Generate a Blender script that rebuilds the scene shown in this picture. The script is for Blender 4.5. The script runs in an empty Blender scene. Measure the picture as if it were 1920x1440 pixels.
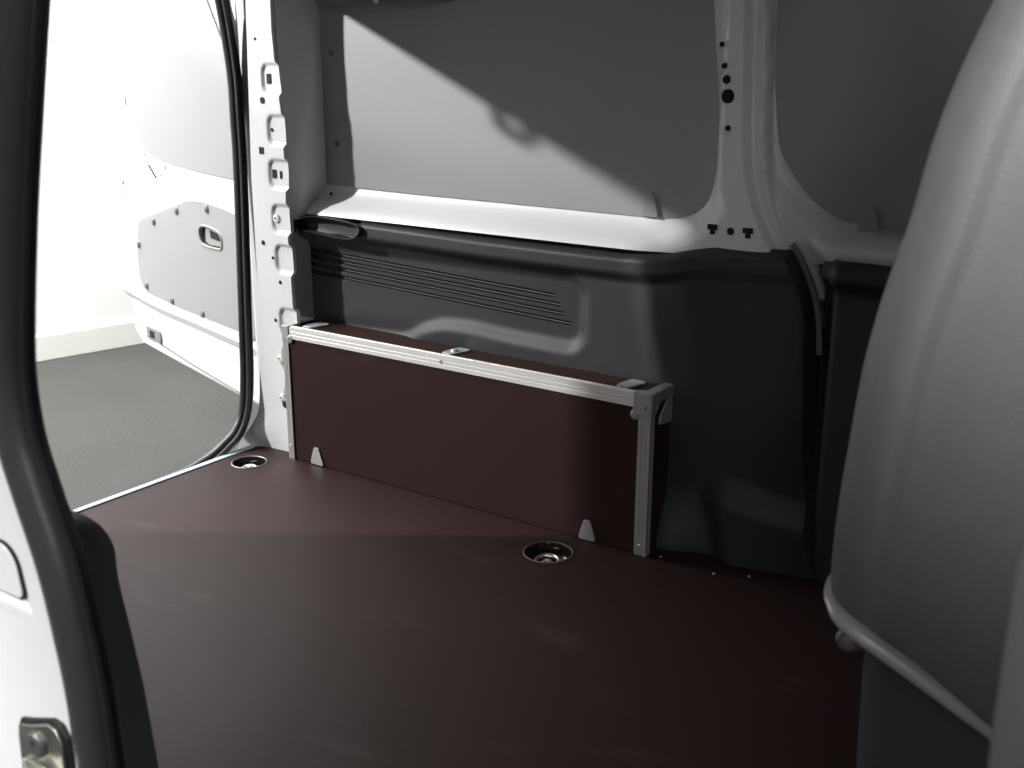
import bpy, bmesh, math, random
from mathutils import Vector, Matrix, noise
from mathutils.geometry import tessellate_polygon
random.seed(4)
S = bpy.context.scene
COL = S.collection
V = Vector

# ------------------------------------------------------------------ camera
cd = bpy.data.cameras.new('camera'); cam = bpy.data.objects.new('camera', cd); COL.objects.link(cam)
S.camera = cam
cyaw, cpit, crol = .6049, .2873, .0028
fw = V((-math.sin(cyaw)*math.cos(cpit), math.cos(cyaw)*math.cos(cpit), -math.sin(cpit)))
rt = V((math.cos(cyaw), math.sin(cyaw), 0)); up = rt.cross(fw)
r2 = rt*math.cos(crol)+up*math.sin(crol); u2 = -rt*math.sin(crol)+up*math.cos(crol)
M = Matrix((r2, u2, -fw)).transposed().to_4x4(); M.translation = V((.8403, -1.6327, .8585))
cam.matrix_world = M
cd.sensor_width = 36; cd.lens = 2099.7/1920*36; cd.clip_start = .02; cd.clip_end = 60
cd.dof.use_dof = True; cd.dof.focus_distance = 2.0; cd.dof.aperture_fstop = 13

# ------------------------------------------------------------------ light
W = bpy.data.worlds.new('World'); S.world = W; W.use_nodes = True
W.node_tree.nodes['Background'].inputs[0].default_value = (.8, .85, .9, 1)
W.node_tree.nodes['Background'].inputs[1].default_value = .05
S.view_settings.view_transform = 'Standard'; S.view_settings.look = 'None'
S.view_settings.exposure = 0; S.view_settings.gamma = 1

def lamp(name, kind, loc, target, energy, col=(1, 1, 1), **kw):
    l = bpy.data.lights.new(name, kind); l.energy = energy; l.color = col
    for k, v in kw.items(): setattr(l, k, v)
    o = bpy.data.objects.new(name, l); COL.objects.link(o); o.location = loc
    o.rotation_euler = (V(target)-V(loc)).to_track_quat('-Z', 'Y').to_euler()
    return o
# studio spots shining in through the open rear doors
KEY = V((-3.64, -2.28, 2.28))
def flagged_spot(name, edge, tilt, half, energy, blend):
    """spot whose lower cone edge passes through the point edge"""
    d = (V(edge)-KEY).normalized(); side = d.cross(V((0, 0, 1))).normalized(); u_ = side.cross(d)
    ax = d*math.cos(half)+(u_*math.cos(tilt)+side*math.sin(tilt))*math.sin(half)
    return lamp(name, 'SPOT', KEY, KEY+ax, energy, (1, .985, .965), spot_size=2*half, spot_blend=blend, shadow_soft_size=.06)
lamp('studio_spot', 'SPOT', KEY, (-.5, .0, .45), 880, (1, .985, .965), spot_size=math.radians(50), spot_blend=.3, shadow_soft_size=.06)
flagged_spot('studio_spot_second', (-.45, .12, .60), -.25, math.radians(24), 330, .06)
# big softbox over the showroom floor behind the van
lamp('showroom_softbox', 'AREA', (-3.0, .2, 2.5), (-2.4, .3, 0), 120, (1, .995, .99), shape='RECTANGLE', size=2.4, size_y=3.2)
lamp('wall_fill', 'AREA', (-2.95, .4, 2.45), (-3.75, .95, .7), 230, (1, .995, .99), shape='RECTANGLE', size=1.2, size_y=2.5)  # added lamp, only there to whiten the showroom wall
lamp('added_fill', 'AREA', (1.6, -3.0, 1.3), (.05, .1, .65), 10, (1, .99, .98), shape='RECTANGLE', size=.3, size_y=.6)  # added fill through the sliding door, lifts the far side wall
lamp('seat_fill_spot', 'SPOT', (.48, -2.6, 1.28), (.85, -.98, .99), 820, (1, .98, .965), spot_size=math.radians(24), spot_blend=1, shadow_soft_size=.25)  # added spot, brightens the upper backrest only
# softbox above the sliding door side
lamp('side_softbox', 'AREA', (1.0, -2.6, 2.05), (.7, -1.0, .7), 11, (1, .98, .965), shape='RECTANGLE', size=.9, size_y=.6)
lamp('jamb_fill_spot', 'SPOT', (-.3, -2.4, 1.4), (.10, -1.3, .40), 150, (.98, .99, 1), spot_size=math.radians(26), spot_blend=.5, shadow_soft_size=.2)  # added spot, brightens the white jamb at the left

# ------------------------------------------------------------------ materials
def mat(name, col, rough=.5, metal=0, bump=0, bscale=200, var=0, vscale=5, coat=0, spec=.5, stretch=None, dirt=None):
    m = bpy.data.materials.new(name); m.use_nodes = True
    nt = m.node_tree; b = nt.nodes['Principled BSDF']
    b.inputs['Base Color'].default_value = (*col, 1); b.inputs['Roughness'].default_value = rough
    b.inputs['Metallic'].default_value = metal; b.inputs['Coat Weight'].default_value = coat
    b.inputs['Specular IOR Level'].default_value = spec
    tc = nt.nodes.new('ShaderNodeTexCoord'); mp = nt.nodes.new('ShaderNodeMapping')
    nt.links.new(tc.outputs['Object'], mp.inputs[0])
    if stretch: mp.inputs['Scale'].default_value = stretch
    if var:
        n = nt.nodes.new('ShaderNodeTexNoise'); n.inputs['Scale'].default_value = vscale; n.inputs['Detail'].default_value = 6
        nt.links.new(mp.outputs[0], n.inputs['Vector'])
        mr = nt.nodes.new('ShaderNodeMapRange'); mr.inputs[1].default_value = .3; mr.inputs[2].default_value = .7
        mr.inputs[3].default_value = 1-var; mr.inputs[4].default_value = 1+var
        nt.links.new(n.outputs[0], mr.inputs[0])
        mx = nt.nodes.new('ShaderNodeMix'); mx.data_type = 'RGBA'; mx.blend_type = 'MULTIPLY'; mx.inputs[0].default_value = 1
        mx.inputs[6].default_value = (*col, 1); nt.links.new(mr.outputs[0], mx.inputs[7])
        nt.links.new(mx.outputs[2], b.inputs['Base Color'])
        r = nt.nodes.new('ShaderNodeMapRange'); r.inputs[1].default_value = .3; r.inputs[2].default_value = .7
        r.inputs[3].default_value = rough*(1-var*.6); r.inputs[4].default_value = min(1, rough*(1+var*.6))
        nt.links.new(n.outputs[0], r.inputs[0]); nt.links.new(r.outputs[0], b.inputs['Roughness'])
    if bump:
        n2 = nt.nodes.new('ShaderNodeTexNoise'); n2.inputs['Scale'].default_value = bscale; n2.inputs['Detail'].default_value = 3
        nt.links.new(mp.outputs[0], n2.inputs['Vector'])
        bp = nt.nodes.new('ShaderNodeBump'); bp.inputs['Strength'].default_value = bump; bp.inputs['Distance'].default_value = .001
        nt.links.new(n2.outputs[0], bp.inputs['Height']); nt.links.new(bp.outputs[0], b.inputs['Normal'])
    return m

paint = mat('white_paint', (.74, .745, .75), .28, bump=.04, bscale=60, coat=.4)
inpaint = mat('inner_white_paint', (.74, .745, .75), .42, bump=.05, bscale=60)
greypanel = mat('grey_laminate', (.34, .345, .35), .42, bump=.12, bscale=700, var=.03, vscale=3)
doorgrey = mat('door_laminate', (.27, .275, .28), .45, bump=.1, bscale=700, var=.03, vscale=3)
blackpl = mat('black_grained_plastic', (.031, .031, .032), .54, bump=.45, bscale=900, var=.08, vscale=4)
trimpl = mat('coarse_black_plastic', (.13, .13, .133), .5, bump=.8, bscale=420)
rubber = mat('black_rubber', (.014, .014, .015), .42, bump=.1, bscale=500)
greyrub = mat('grey_rubber_lip', (.05, .05, .05), .5)
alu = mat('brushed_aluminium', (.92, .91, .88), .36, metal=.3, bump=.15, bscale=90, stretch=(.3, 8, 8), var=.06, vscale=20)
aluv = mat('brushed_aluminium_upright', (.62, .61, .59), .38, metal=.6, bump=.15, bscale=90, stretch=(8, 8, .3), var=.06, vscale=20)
castalu = mat('cast_aluminium', (.48, .48, .48), .5, metal=.6, bump=.2, bscale=400)
zinc = mat('zinc_steel', (.55, .57, .58), .5, metal=.55, bump=.2, bscale=300, var=.08, vscale=40)
chrome = mat('yellow_zinc', (.75, .74, .66), .25, metal=1, bump=.1, bscale=100, var=.15, vscale=60)
darksteel = mat('dark_steel', (.2, .2, .2), .4, metal=.8)
hole = mat('hole_dark', (.004, .004, .004), .8)  # near-black colour stands in for the shade inside holes
screwm = mat('grey_screw_head', (.16, .16, .165), .4, metal=.3)
cupm = mat('cup_black_enamel', (.012, .012, .012), .18, coat=.5)
edgewood = mat('ply_edge', (.33, .2, .13), .6, var=.3, vscale=90)
seatm = mat('seat_fabric', (.046, .045, .046), .64, bump=.34, bscale=550, var=.07, vscale=90)
seatd = mat('seat_base_plastic', (.028, .028, .029), .5, bump=.3, bscale=500)
piping = mat('seat_lower_shell', (.20, .197, .193), .3, bump=.05, bscale=300)
stripm = mat('sill_strip_aluminium', (.33, .43, .48), .6, metal=0)
beige = mat('roof_rail_plastic', (.16, .15, .135), .55, bump=.2)

def ply(name, col, rough):
    m = mat(name, col, rough, bump=.25, bscale=260, var=.10, vscale=2.2)
    nt = m.node_tree; b = nt.nodes['Principled BSDF']; b.inputs['Specular IOR Level'].default_value = .11
    # sparse pale scuffs and specks
    tc = nt.nodes.new('ShaderNodeTexCoord')
    n = nt.nodes.new('ShaderNodeTexNoise'); n.inputs['Scale'].default_value = 7; n.inputs['Detail'].default_value = 12; n.inputs['Roughness'].default_value = .72
    mp = nt.nodes.new('ShaderNodeMapping'); mp.inputs['Scale'].default_value = (.6, 2.2, 1); mp.inputs['Rotation'].default_value = (0, 0, .5)
    nt.links.new(tc.outputs['Object'], mp.inputs[0]); nt.links.new(mp.outputs[0], n.inputs['Vector'])
    mr = nt.nodes.new('ShaderNodeMapRange'); mr.inputs[1].default_value = .57; mr.inputs[2].default_value = .78; mr.inputs[4].default_value = .5
    nt.links.new(n.outputs[0], mr.inputs[0])
    vo = nt.nodes.new('ShaderNodeTexVoronoi'); vo.inputs['Scale'].default_value = 26
    nt.links.new(tc.outputs['Object'], vo.inputs['Vector'])
    m2 = nt.nodes.new('ShaderNodeMapRange'); m2.inputs[1].default_value = .04; m2.inputs[2].default_value = .025; m2.inputs[3].default_value = 0; m2.inputs[4].default_value = .5
    nt.links.new(vo.outputs['Distance'], m2.inputs[0])
    wn = nt.nodes.new('ShaderNodeMapRange'); wn.inputs[1].default_value = .60; wn.inputs[2].default_value = .62
    sp = nt.nodes.new('ShaderNodeSeparateColor'); nt.links.new(vo.outputs['Color'], sp.inputs[0]); nt.links.new(sp.outputs[0], wn.inputs[0])
    mu = nt.nodes.new('ShaderNodeMath'); mu.operation = 'MULTIPLY'; nt.links.new(m2.outputs[0], mu.inputs[0]); nt.links.new(wn.outputs[0], mu.inputs[1])
    ad = nt.nodes.new('ShaderNodeMath'); ad.operation = 'ADD'; ad.use_clamp = True
    nt.links.new(mr.outputs[0], ad.inputs[0]); nt.links.new(mu.outputs[0], ad.inputs[1])
    mx = nt.nodes.new('ShaderNodeMix'); mx.data_type = 'RGBA'
    src = b.inputs['Base Color'].links[0].from_socket
    nt.links.new(ad.outputs[0], mx.inputs[0]); nt.links.new(src, mx.inputs[6]); mx.inputs[7].default_value = (.10, .075, .07, 1)
    nt.links.new(mx.outputs[2], b.inputs['Base Color'])
    # anti-slip mesh imprint of the film faced plywood
    ck = nt.nodes.new('ShaderNodeTexBrick'); ck.inputs['Scale'].default_value = 170; ck.inputs['Mortar Size'].default_value = .03
    nt.links.new(tc.outputs['Object'], ck.inputs['Vector'])
    bp = nt.nodes.new('ShaderNodeBump'); bp.inputs['Strength'].default_value = .25; bp.inputs['Distance'].default_value = .0005
    nt.links.new(ck.outputs['Fac'], bp.inputs['Height'])
    old = b.inputs['Normal'].links[0].from_socket; nt.links.new(old, bp.inputs['Normal']); nt.links.new(bp.outputs[0], b.inputs['Normal'])
    return m
plyfloor = ply('brown_film_plywood', (.030, .0162, .0152), .5)
plybox = ply('brown_film_plywood_box', (.037, .0192, .0178), .55)

def carpet():
    m = mat('grey_carpet', (.1, .1, .1), .95, bump=1, bscale=500)
    nt = m.node_tree; b = nt.nodes['Principled BSDF']
    tc = nt.nodes.new('ShaderNodeTexCoord'); n = nt.nodes.new('ShaderNodeTexNoise'); n.inputs['Scale'].default_value = 110; n.inputs['Detail'].default_value = 5; n.inputs['Roughness'].default_value = .75
    nt.links.new(tc.outputs['Object'], n.inputs['Vector'])
    n2 = nt.nodes.new('ShaderNodeTexNoise'); n2.inputs['Scale'].default_value = 2.2; nt.links.new(tc.outputs['Object'], n2.inputs['Vector'])
    cr = nt.nodes.new('ShaderNodeValToRGB'); cr.color_ramp.elements[0].position = .3; cr.color_ramp.elements[0].color = (.042, .0405, .038, 1)
    cr.color_ramp.elements[1].position = .72; cr.color_ramp.elements[1].color = (.093, .0895, .084, 1)
    nt.links.new(n.outputs[0], cr.inputs[0])
    mr = nt.nodes.new('ShaderNodeMapRange'); mr.inputs[1].default_value = .3; mr.inputs[2].default_value = .7; mr.inputs[3].default_value = .9; mr.inputs[4].default_value = 1.1
    nt.links.new(n2.outputs[0], mr.inputs[0])
    mx = nt.nodes.new('ShaderNodeMix'); mx.data_type = 'RGBA'; mx.blend_type = 'MULTIPLY'; mx.inputs[0].default_value = 1
    nt.links.new(cr.outputs[0], mx.inputs[6]); nt.links.new(mr.outputs[0], mx.inputs[7]); nt.links.new(mx.outputs[2], b.inputs['Base Color'])
    return m
carpetm = carpet()
wallm = mat('white_wall', (.86, .86, .85), .8, bump=.1, bscale=80)
skirtm = mat('cream_skirting', (.80, .795, .75), .5)

# ------------------------------------------------------------------ helpers
def thing(name, label, cat, loc=(0, 0, 0), group=None):
    o = bpy.data.objects.new(name, None); COL.objects.link(o); o.location = loc; o.empty_display_size = .1
    o['label'] = label; o['category'] = cat
    if group: o['group'] = group
    return o
def origin(p):
    t = V((0, 0, 0))
    while p is not None: t += p.location; p = p.parent
    return t
def mk(name, vs, fs, m, parent=None, smooth=None, label=None, kind=None, org=None):
    """a mesh object from world-space vertices"""
    vs = [V(v) for v in vs]
    c = V(org) if org is not None else V(((min(v.x for v in vs)+max(v.x for v in vs))/2, (min(v.y for v in vs)+max(v.y for v in vs))/2, min(v.z for v in vs)))
    me = bpy.data.meshes.new(name); me.from_pydata([v-c for v in vs], [], fs); me.materials.append(m)
    bm = bmesh.new(); bm.from_mesh(me); bmesh.ops.recalc_face_normals(bm, faces=bm.faces); bm.to_mesh(me); bm.free()
    if smooth is not None:
        me.shade_smooth(); me.set_sharp_from_angle(angle=math.radians(smooth))
    o = bpy.data.objects.new(name, me); COL.objects.link(o); o.parent = parent; o.location = c-origin(parent)
    if label: o['label'] = label
    if kind: o['kind'] = kind
    return o
def bev(o, w=.002, seg=2, ang=35):
    b = o.modifiers.new('bevel', 'BEVEL'); b.width = w; b.segments = seg; b.limit_method = 'ANGLE'; b.angle_limit = math.radians(ang)
    o.data.shade_smooth(); b.harden_normals = True
    return o
def box(name, a, b, m, parent=None, bw=.002, **kw):
    x0, y0, z0 = a; x1, y1, z1 = b
    vs = [(x0, y0, z0), (x1, y0, z0), (x1, y1, z0), (x0, y1, z0), (x0, y0, z1), (x1, y0, z1), (x1, y1, z1), (x0, y1, z1)]
    fs = [(0, 3, 2, 1), (4, 5, 6, 7), (0, 1, 5, 4), (1, 2, 6, 5), (2, 3, 7, 6), (3, 0, 4, 7)]
    o = mk(name, vs, fs, m, parent, **kw)
    if bw: bev(o, bw)
    return o
def prism(name, pts, d, m, parent=None, bw=.0012, **kw):
    """closed outline of 3D points pushed along vector d"""
    n = len(pts); d = V(d); vs = [V(p) for p in pts]+[V(p)+d for p in pts]
    fs = [tuple(range(n)), tuple(range(2*n-1, n-1, -1))]+[(i, (i+1) % n, n+(i+1) % n, n+i) for i in range(n)]
    o = mk(name, vs, fs, m, parent, **kw)
    if bw: bev(o, bw)
    return o
def catmull(P, k=8):
    P = [V(p) for p in P]; out = []
    for i in range(len(P)-1):
        p0 = P[max(i-1, 0)]; p1 = P[i]; p2 = P[i+1]; p3 = P[min(i+2, len(P)-1)]
        for j in range(k):
            t = j/k
            out.append(.5*((2*p1)+(p2-p0)*t+(2*p0-5*p1+4*p2-p3)*t*t+(3*p1-p0-3*p2+p3)*t**3))
    out.append(P[-1]); return out
def sweep(name, path, prof, m, parent=None, closed=True, upv=(0, 1, 0), smooth=40, caps=True, **kw):
    """prof: list of (a,b): a along side vector, b along upv"""
    vs = []; fs = []; n = len(prof); L = len(path); U = V(upv)
    for i, p in enumerate(path):
        t = (path[min(i+1, L-1)]-path[max(i-1, 0)]).normalized(); s = t.cross(U).normalized()
        for a, b in prof: vs.append(p+s*a+U*b)
    for i in range(L-1):
        for j in range(n if closed else n-1):
            k = (j+1) % n; fs.append((i*n+j, i*n+k, (i+1)*n+k, (i+1)*n+j))
    if caps and closed: fs += [tuple(range(n)), tuple((L-1)*n+j for j in range(n-1, -1, -1))]
    return mk(name, vs, fs, m, parent, smooth=smooth, **kw)
def circ(r, n=14, ry=None): return [(r*math.cos(2*math.pi*i/n), (ry or r)*math.sin(2*math.pi*i/n)) for i in range(n)]
def frame_of(nrm):
    n = V(nrm).normalized(); a = n.orthogonal().normalized()
    if abs(n.z) < .9: a = V((0, 0, 1)).cross(n).normalized()
    return n, a, n.cross(a)
def lathe(name, c, nrm, prof, m, parent=None, n=20, smooth=35, cap=True, **kw):
    """prof: list of (radius, height along normal)"""
    nn, a, b = frame_of(nrm); c = V(c); vs = []; fs = []
    for r, h in prof:
        for i in range(n):
            t = 2*math.pi*i/n; vs.append(c+nn*h+(a*math.cos(t)+b*math.sin(t))*max(r, 1e-5))
    for k in range(len(prof)-1):
        for i in range(n): j = (i+1) % n; fs.append((k*n+i, k*n+j, (k+1)*n+j, (k+1)*n+i))
    if cap and prof[0][0] > 1e-4: fs.append(tuple(range(n)))
    if cap and prof[-1][0] > 1e-4: fs.append(tuple((len(prof)-1)*n+i for i in range(n)))
    return mk(name, vs, fs, m, parent, smooth=smooth, org=c, **kw)
def dup(o, loc_world, **kw):
    c = o.copy(); COL.objects.link(c); c.location = V(loc_world)-origin(o.parent); return c
def sheet_holes(polys, z_to_3d):
    """flat polygon with holes -> verts, tris"""
    tri = tessellate_polygon([[V((x, y, 0)) for x, y in p] for p in polys])
    flat = [p for q in polys for p in q]
    return [z_to_3d(x, y) for x, y in flat], [tuple(t) for t in tri]
def slab_holes(name, polys, f0, f1, m, parent=None, bw=0, **kw):
    """plate with real holes: f0/f1 map 2D to front / back surface"""
    v0, t = sheet_holes(polys, f0); v1, _ = sheet_holes(polys, f1); n = len(v0)
    fs = list(t)+[(a+n, c+n, b+n) for a, b, c in t]; k = 0
    for p in polys:
        L = len(p)
        for i in range(L): fs.append((k+i, k+(i+1) % L, n+k+(i+1) % L, n+k+i))
        k += L
    o = mk(name, v0+v1, fs, m, parent, **kw)
    if bw: bev(o, bw)
    return o
def rrect(x0, z0, x1, z1, r, n=6):
    rs = r if isinstance(r, (tuple, list)) else (r,)*4   # order: bl, br, tr, tl
    out = []
    for (cx, cz, a, q) in ((x0+rs[0], z0+rs[0], 180, rs[0]), (x1-rs[1], z0+rs[1], 270, rs[1]), (x1-rs[2], z1-rs[2], 0, rs[2]), (x0+rs[3], z1-rs[3], 90, rs[3])):
        for i in range(n+1):
            t = math.radians(a+90*i/n); out.append((cx+q*math.cos(t), cz+q*math.sin(t)))
    return out
def ss(a, b, x):
    t = max(0, min(1, (x-a)/(b-a))) if b != a else float(x > a); return t*t*(3-2*t)
def lerp(a, b, t): return a+(b-a)*t
def pw(x, P):
    if x <= P[0][0]: return P[0][1]
    for (a, u), (b, v) in zip(P, P[1:]):
        if x <= b: return lerp(u, v, (x-a)/(b-a))
    return P[-1][1]
def pws(x, w, P): return sum(pw(x+w*k/4, P)*(5-abs(k)) for k in range(-4, 5))/25
def sdf_rr(x, z, x0, z0, x1, z1, r):
    cx, cz = (x0+x1)/2, (z0+z1)/2; qx = abs(x-cx)-(x1-x0)/2+r; qz = abs(z-cz)-(z1-z0)/2+r
    return math.hypot(max(qx, 0), max(qz, 0))+min(max(qx, qz), 0)-r
def hfield(name, xs, zs, fn, m, parent, thick=None, smooth=50, **kw):
    vs = []; fs = []; n = len(xs)
    for z in zs:
        for x in xs:
            r = fn(x, z); vs.append(r if isinstance(r, tuple) else (x, r, z))
    for j in range(len(zs)-1):
        for i in range(n-1): fs.append((j*n+i, j*n+i+1, (j+1)*n+i+1, (j+1)*n+i))
    return mk(name, vs, fs, m, parent, smooth=smooth, **kw)
def rng(a, b, st):
    n = max(1, round((b-a)/st)); return [a+(b-a)*i/n for i in range(n+1)]

# ================================================================== showroom
GZ = -.48
mk('floor', [(-7, -6, GZ), (6, -6, GZ), (6, 7, GZ), (-7, 7, GZ)], [(0, 1, 2, 3)], carpetm, kind='structure', label='dark grey speckled carpet floor')
wd = V((.124, .559, 0)).normalized(); wn = V((-wd.y, wd.x, 0))
wp = V((-3.703, 1.085, GZ))
def wallseg(name, a, b, h, t, m, z0=GZ, **kw):
    a = V(a); b = V(b); n = V((-(b-a).y, (b-a).x, 0)).normalized()*t
    vs = [(p.x, p.y, z) for z in (z0, z0+h) for p in (a, b, b+n, a+n)]
    fs = [(0, 3, 2, 1), (4, 5, 6, 7), (0, 1, 5, 4), (1, 2, 6, 5), (2, 3, 7, 6), (3, 0, 4, 7)]
    return mk(name, vs, fs, m, **kw)
wa = wp-wd*6.5; wb = wp+wd*4.2
wallseg('wall', wa, wb, 3.2, .1, wallm, kind='structure', label='white showroom wall behind the van')
sk = wallseg('skirting_board', wa-wn*.016, wb-wn*.016, .115, .0155, skirtm)
sk['label'] = 'low cream skirting board along the foot of the white wall'; sk['category'] = 'skirting board'; bev(sk, .004)
wallseg('wall', (5.5, 5.6, 0), (wb.x, 5.6, 0), 3.2, -.1, wallm, kind='structure')
wallseg('wall', (5.5, -5.4, 0), (5.5, 5.6, 0), 3.2, .1, wallm, kind='structure')
wallseg('wall', (wa.x, -5.4, 0), (5.5, -5.4, 0), 3.2, -.1, wallm, kind='structure')
mk('ceiling', [(-7, -6, 2.71), (6, -6, 2.71), (6, 7, 2.71), (-7, 7, 2.71)], [(0, 3, 2, 1)], wallm, kind='structure')

# ================================================================== van
van = thing('cargo_van', 'white cargo van seen through its sliding door, with grey lined windows and black side lining', 'van', (0, -.6, GZ))

# --- inner side frame (pressed steel, one skin) ---
def chx(z):   # left edge of the channel beside the door pillar
    return pws(z, .02, [(.0, .235), (.36, .225), (.44, .215), (.50, .185), (.54, .160), (.566, .141), (.61, .118), (.666, .100), (.72, .094), (.776, .090), (.94, .083), (1.15, .070)])
def frame_y(x, z):
    d1 = sdf_rr(x, z, -1.05, .578, .050, 1.25, .10)
    c = chx(z)
    w1 = .014+.036*ss(.66, .60, z)
    y = .092
    # sill lip rolling down towards the lining
    y = lerp(y, .068, ss(.575, .545, z)*ss(.03, -.10, x))
    y = lerp(y, .1235, 1-ss(-.012, w1, d1)) if d1 < w1 else y
    # swage beside the window on the pillar
    # channel
    q = x-c
    y2 = .092+.019*ss(0, .016, q)+.012*ss(.031, .037, q)
    if q > 0: y = y2
    zc = lerp(.53, .475, ss(.12, .19, x))
    if z < zc and q < .06: return lerp(.10, .17, ss(zc, zc-.015, z))
    if q > .037:
        d2 = sdf_rr(x, z, c+.040, .596, 1.5, 1.25, .11)
        y = lerp(.122, .140, 1-ss(-.01, .03, d2))
        y -= .022*ss(.585, .56, z)*ss(.06, .10, q)
        if z < .535: y = lerp(y, .15, ss(.535, .52, z)*ss(.05, .06, q))
    return y
xs = rng(-.87, -.1, .007)+rng(-.1, .30, .0032)[1:]+rng(.30, .95, .01)[1:]
zs = rng(-.02, .50, .012)+rng(.50, .72, .0032)[1:]+rng(.72, 1.12, .01)[1:]
hfield('body_side', xs, zs, frame_y, inpaint, van, label='white pressed steel frame of the far side')
# grey panels lying in the window recesses
pp = [(-.852, .590), (-.62, .586), (-.25, .584), (-.10, .583), (-.055, .584), (-.01, .590), (.020, .606), (.037, .632), (.043, .67), (.042, .75), (.034, .83), (.024, .92), (.004, 1.11), (-.852, 1.11)]
pp = [(-.852, .590)]+[(x, z) for x, _, z in catmull([(x, 0, z) for x, z in pp[1:-1]], 4)]+[(-.852, 1.11)]
wpnl = prism('window_panel', [(x, .1195, z) for x, z in pp], (0, .003, 0), greypanel, van, bw=.0008, label='light grey lining panel crossed by a slanting shadow edge')
pp2 = [(x, z) for x, _, z in catmull([(x, 0, z) for x, z in [(.127, 1.11), (.132, .86), (.1395, .776), (.149, .72), (.165, .688), (.187, .660), (.211, .636), (.240, .6165), (.285, .602), (.40, .594), (.95, .585)]], 4)]+[(.95, 1.11)]
wpn2 = prism('window_panel', [(x, .1235, z) for x, z in pp2], (0, .003, 0), greypanel, van, bw=.0008, label='dark shaded lining panel near the seat')
def clip(pts, y, parent, nm='panel_clip'):
    return prism(nm, [(x, y, z) for x, z in pts], (0, -.0055, 0), greypanel, parent, bw=.001)
clip([(-.095, .585), (-.092, .600), (-.086, .620), (-.080, .627), (-.074, .628), (-.069, .622), (-.063, .600), (-.060, .585)], .1192, wpnl)
clip([(.286, .592), (.290, .606), (.298, .622), (.304, .628), (.311, .629), (.316, .622), (.320, .606), (.322, .592)], .1232, wpn2)
sc0 = lathe('panel_screw', (-.823, .1195, .859), (0, -1, 0), [(.0062, 0), (.0062, .0015), (.004, .003), (0, .0032)], screwm, wpnl)
dup(sc0, (-.817, .1195, .676))
# rear return (dark, faces forward) between rear pillar and window
def ret_pt(t, z):
    zb = pw(t, [(0, .50), (1, .50)])
    x = lerp(-.8795, -.851, t); y = lerp(.034, .1225, t)
    return x, y
def edge0(z): return pw(z, [(0, -.872), (.3, -.874), (.42, -.876), (.536, -.8805), (.62, -.877), (.75, -.8805), (.81, -.887), (.90, -.892), (.96, -.892), (1.12, -.88)])+.0015
ts = rng(0, 1, .08); zz = rng(.522, 1.12, .02)
vs = []; fs = []
for z in zz:
    for t in ts:
        x, y = ret_pt(t, z)
        x = lerp(edge0(z), -.851, t)+.004*math.sin(t*math.pi)-.022*ss(.60, .545, z)*ss(.2, 1, t)
        y -= .018*ss(.60, .545, z)*ss(.5, 1, t)
        vs.append((x, y, z))
n = len(ts)
for j in range(len(zz)-1):
    for i in range(n-1): fs.append((j*n+i, j*n+i+1, (j+1)*n+i+1, (j+1)*n+i))
mk('pillar_return', vs, fs, paint, van, smooth=40)
# --- rear pillar strip with punched tabs ---
tabs = [(.807, 'rect'), (.705, 'dot'), (.615, 'rect2'), (.522, 'rivet'), (.437, 'dot'), (.300, 'dot'), (.214, 'rivet'), (.124, 'rivet')]
def edge_x(z):
    x = pw(z, [(0, -.868), (.3, -.874), (.42, -.876), (.536, -.880), (.62, -.876), (.75, -.880), (.81, -.888), (.90, -.894), (.96, -.893), (1.12, -.88)])
    for tz, k in tabs:
        x += .005*ss(.036, .028, abs(z-tz))
    return x
def pil(u, z):
    x0 = pw(z, [(-.02, -1.052), (.01, -1.040), (.04, -1.022), (.07, -1.010), (.12, -1.002), (.3, -.985), (.6, -.985), (.9, -.972), (1.12, -.965)])
    x = lerp(x0, edge_x(z), u); y = .031-.004*u-.035*(1-u)**3*ss(.09, -.01, z)
    for tz, k in tabs:
        h = .030; a = edge_x(tz)-.052
        if k == 'rect2': a -= .006
        d = sdf_rr(x, z, a, tz-h, a+.2, tz+h, .017)
        y += .0055*(1-ss(-.005, .003, d))-.0
    if u > .999: y += .006
    return (x, y, z)
hfield('rear_pillar', rng(0, 1, .028), rng(-.02, 1.12, .003), pil, paint, van, smooth=60, label='white pillar beside the rear opening with a row of pressed tabs')
rp = [c for c in van.children if c.name.startswith('rear_pillar')][0]
def psurf(x, z, off=0):
    a = pil(0, z)[0]; b = edge_x(z); return pil(min(.99, (x-a)/(b-a)), z)[1]-off
def dark_rect(x, z, w, h, y, parent, sk=0, nm='slot_hole'):
    # flat dark plate painted as the shade inside a punched slot, long edges slightly skewed
    return prism(nm, [(x-w/2, y, z-h/2+sk), (x+w/2, y, z-h/2-sk), (x+w/2, y, z+h/2-sk), (x-w/2, y, z+h/2+sk)], (0, -.0011, 0), hole, parent, bw=0)
dark_rect(-.917, .807, .0125, .020, psurf(-.917, .807, .0004), rp)
dark_rect(-.947, .662, .013, .014, psurf(-.947, .662, .0004), rp)
dark_rect(-.9165, .615, .012, .018, psurf(-.9165, .615, .0004), rp); dark_rect(-.897, .614, .0055, .016, psurf(-.897, .614, .0004), rp)
h0 = lathe('round_hole', (-.935, .0290, .764), (0, -1, 0), [(.0068, 0), (.0068, .0011)], hole, rp, n=16)  # flat black discs painted as the dark of the holes
for x, z, r in [(-.917, .705, .55), (-.959, .467, .75), (-.931, .437, .5), (-.912, .386, .6), (-.934, .300, .55), (-.947, .885, .45)]:
    c = dup(h0, (x, psurf(x, z, .0002), z)); c.scale = (r, 1, r)
r0 = lathe('rivet', (-.9175, psurf(-.9175, .522), .522), (0, -1, 0), [(.0098, 0), (.0090, .003), (.004, .0045), (0, .0046)], paint, rp, n=16)
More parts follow.
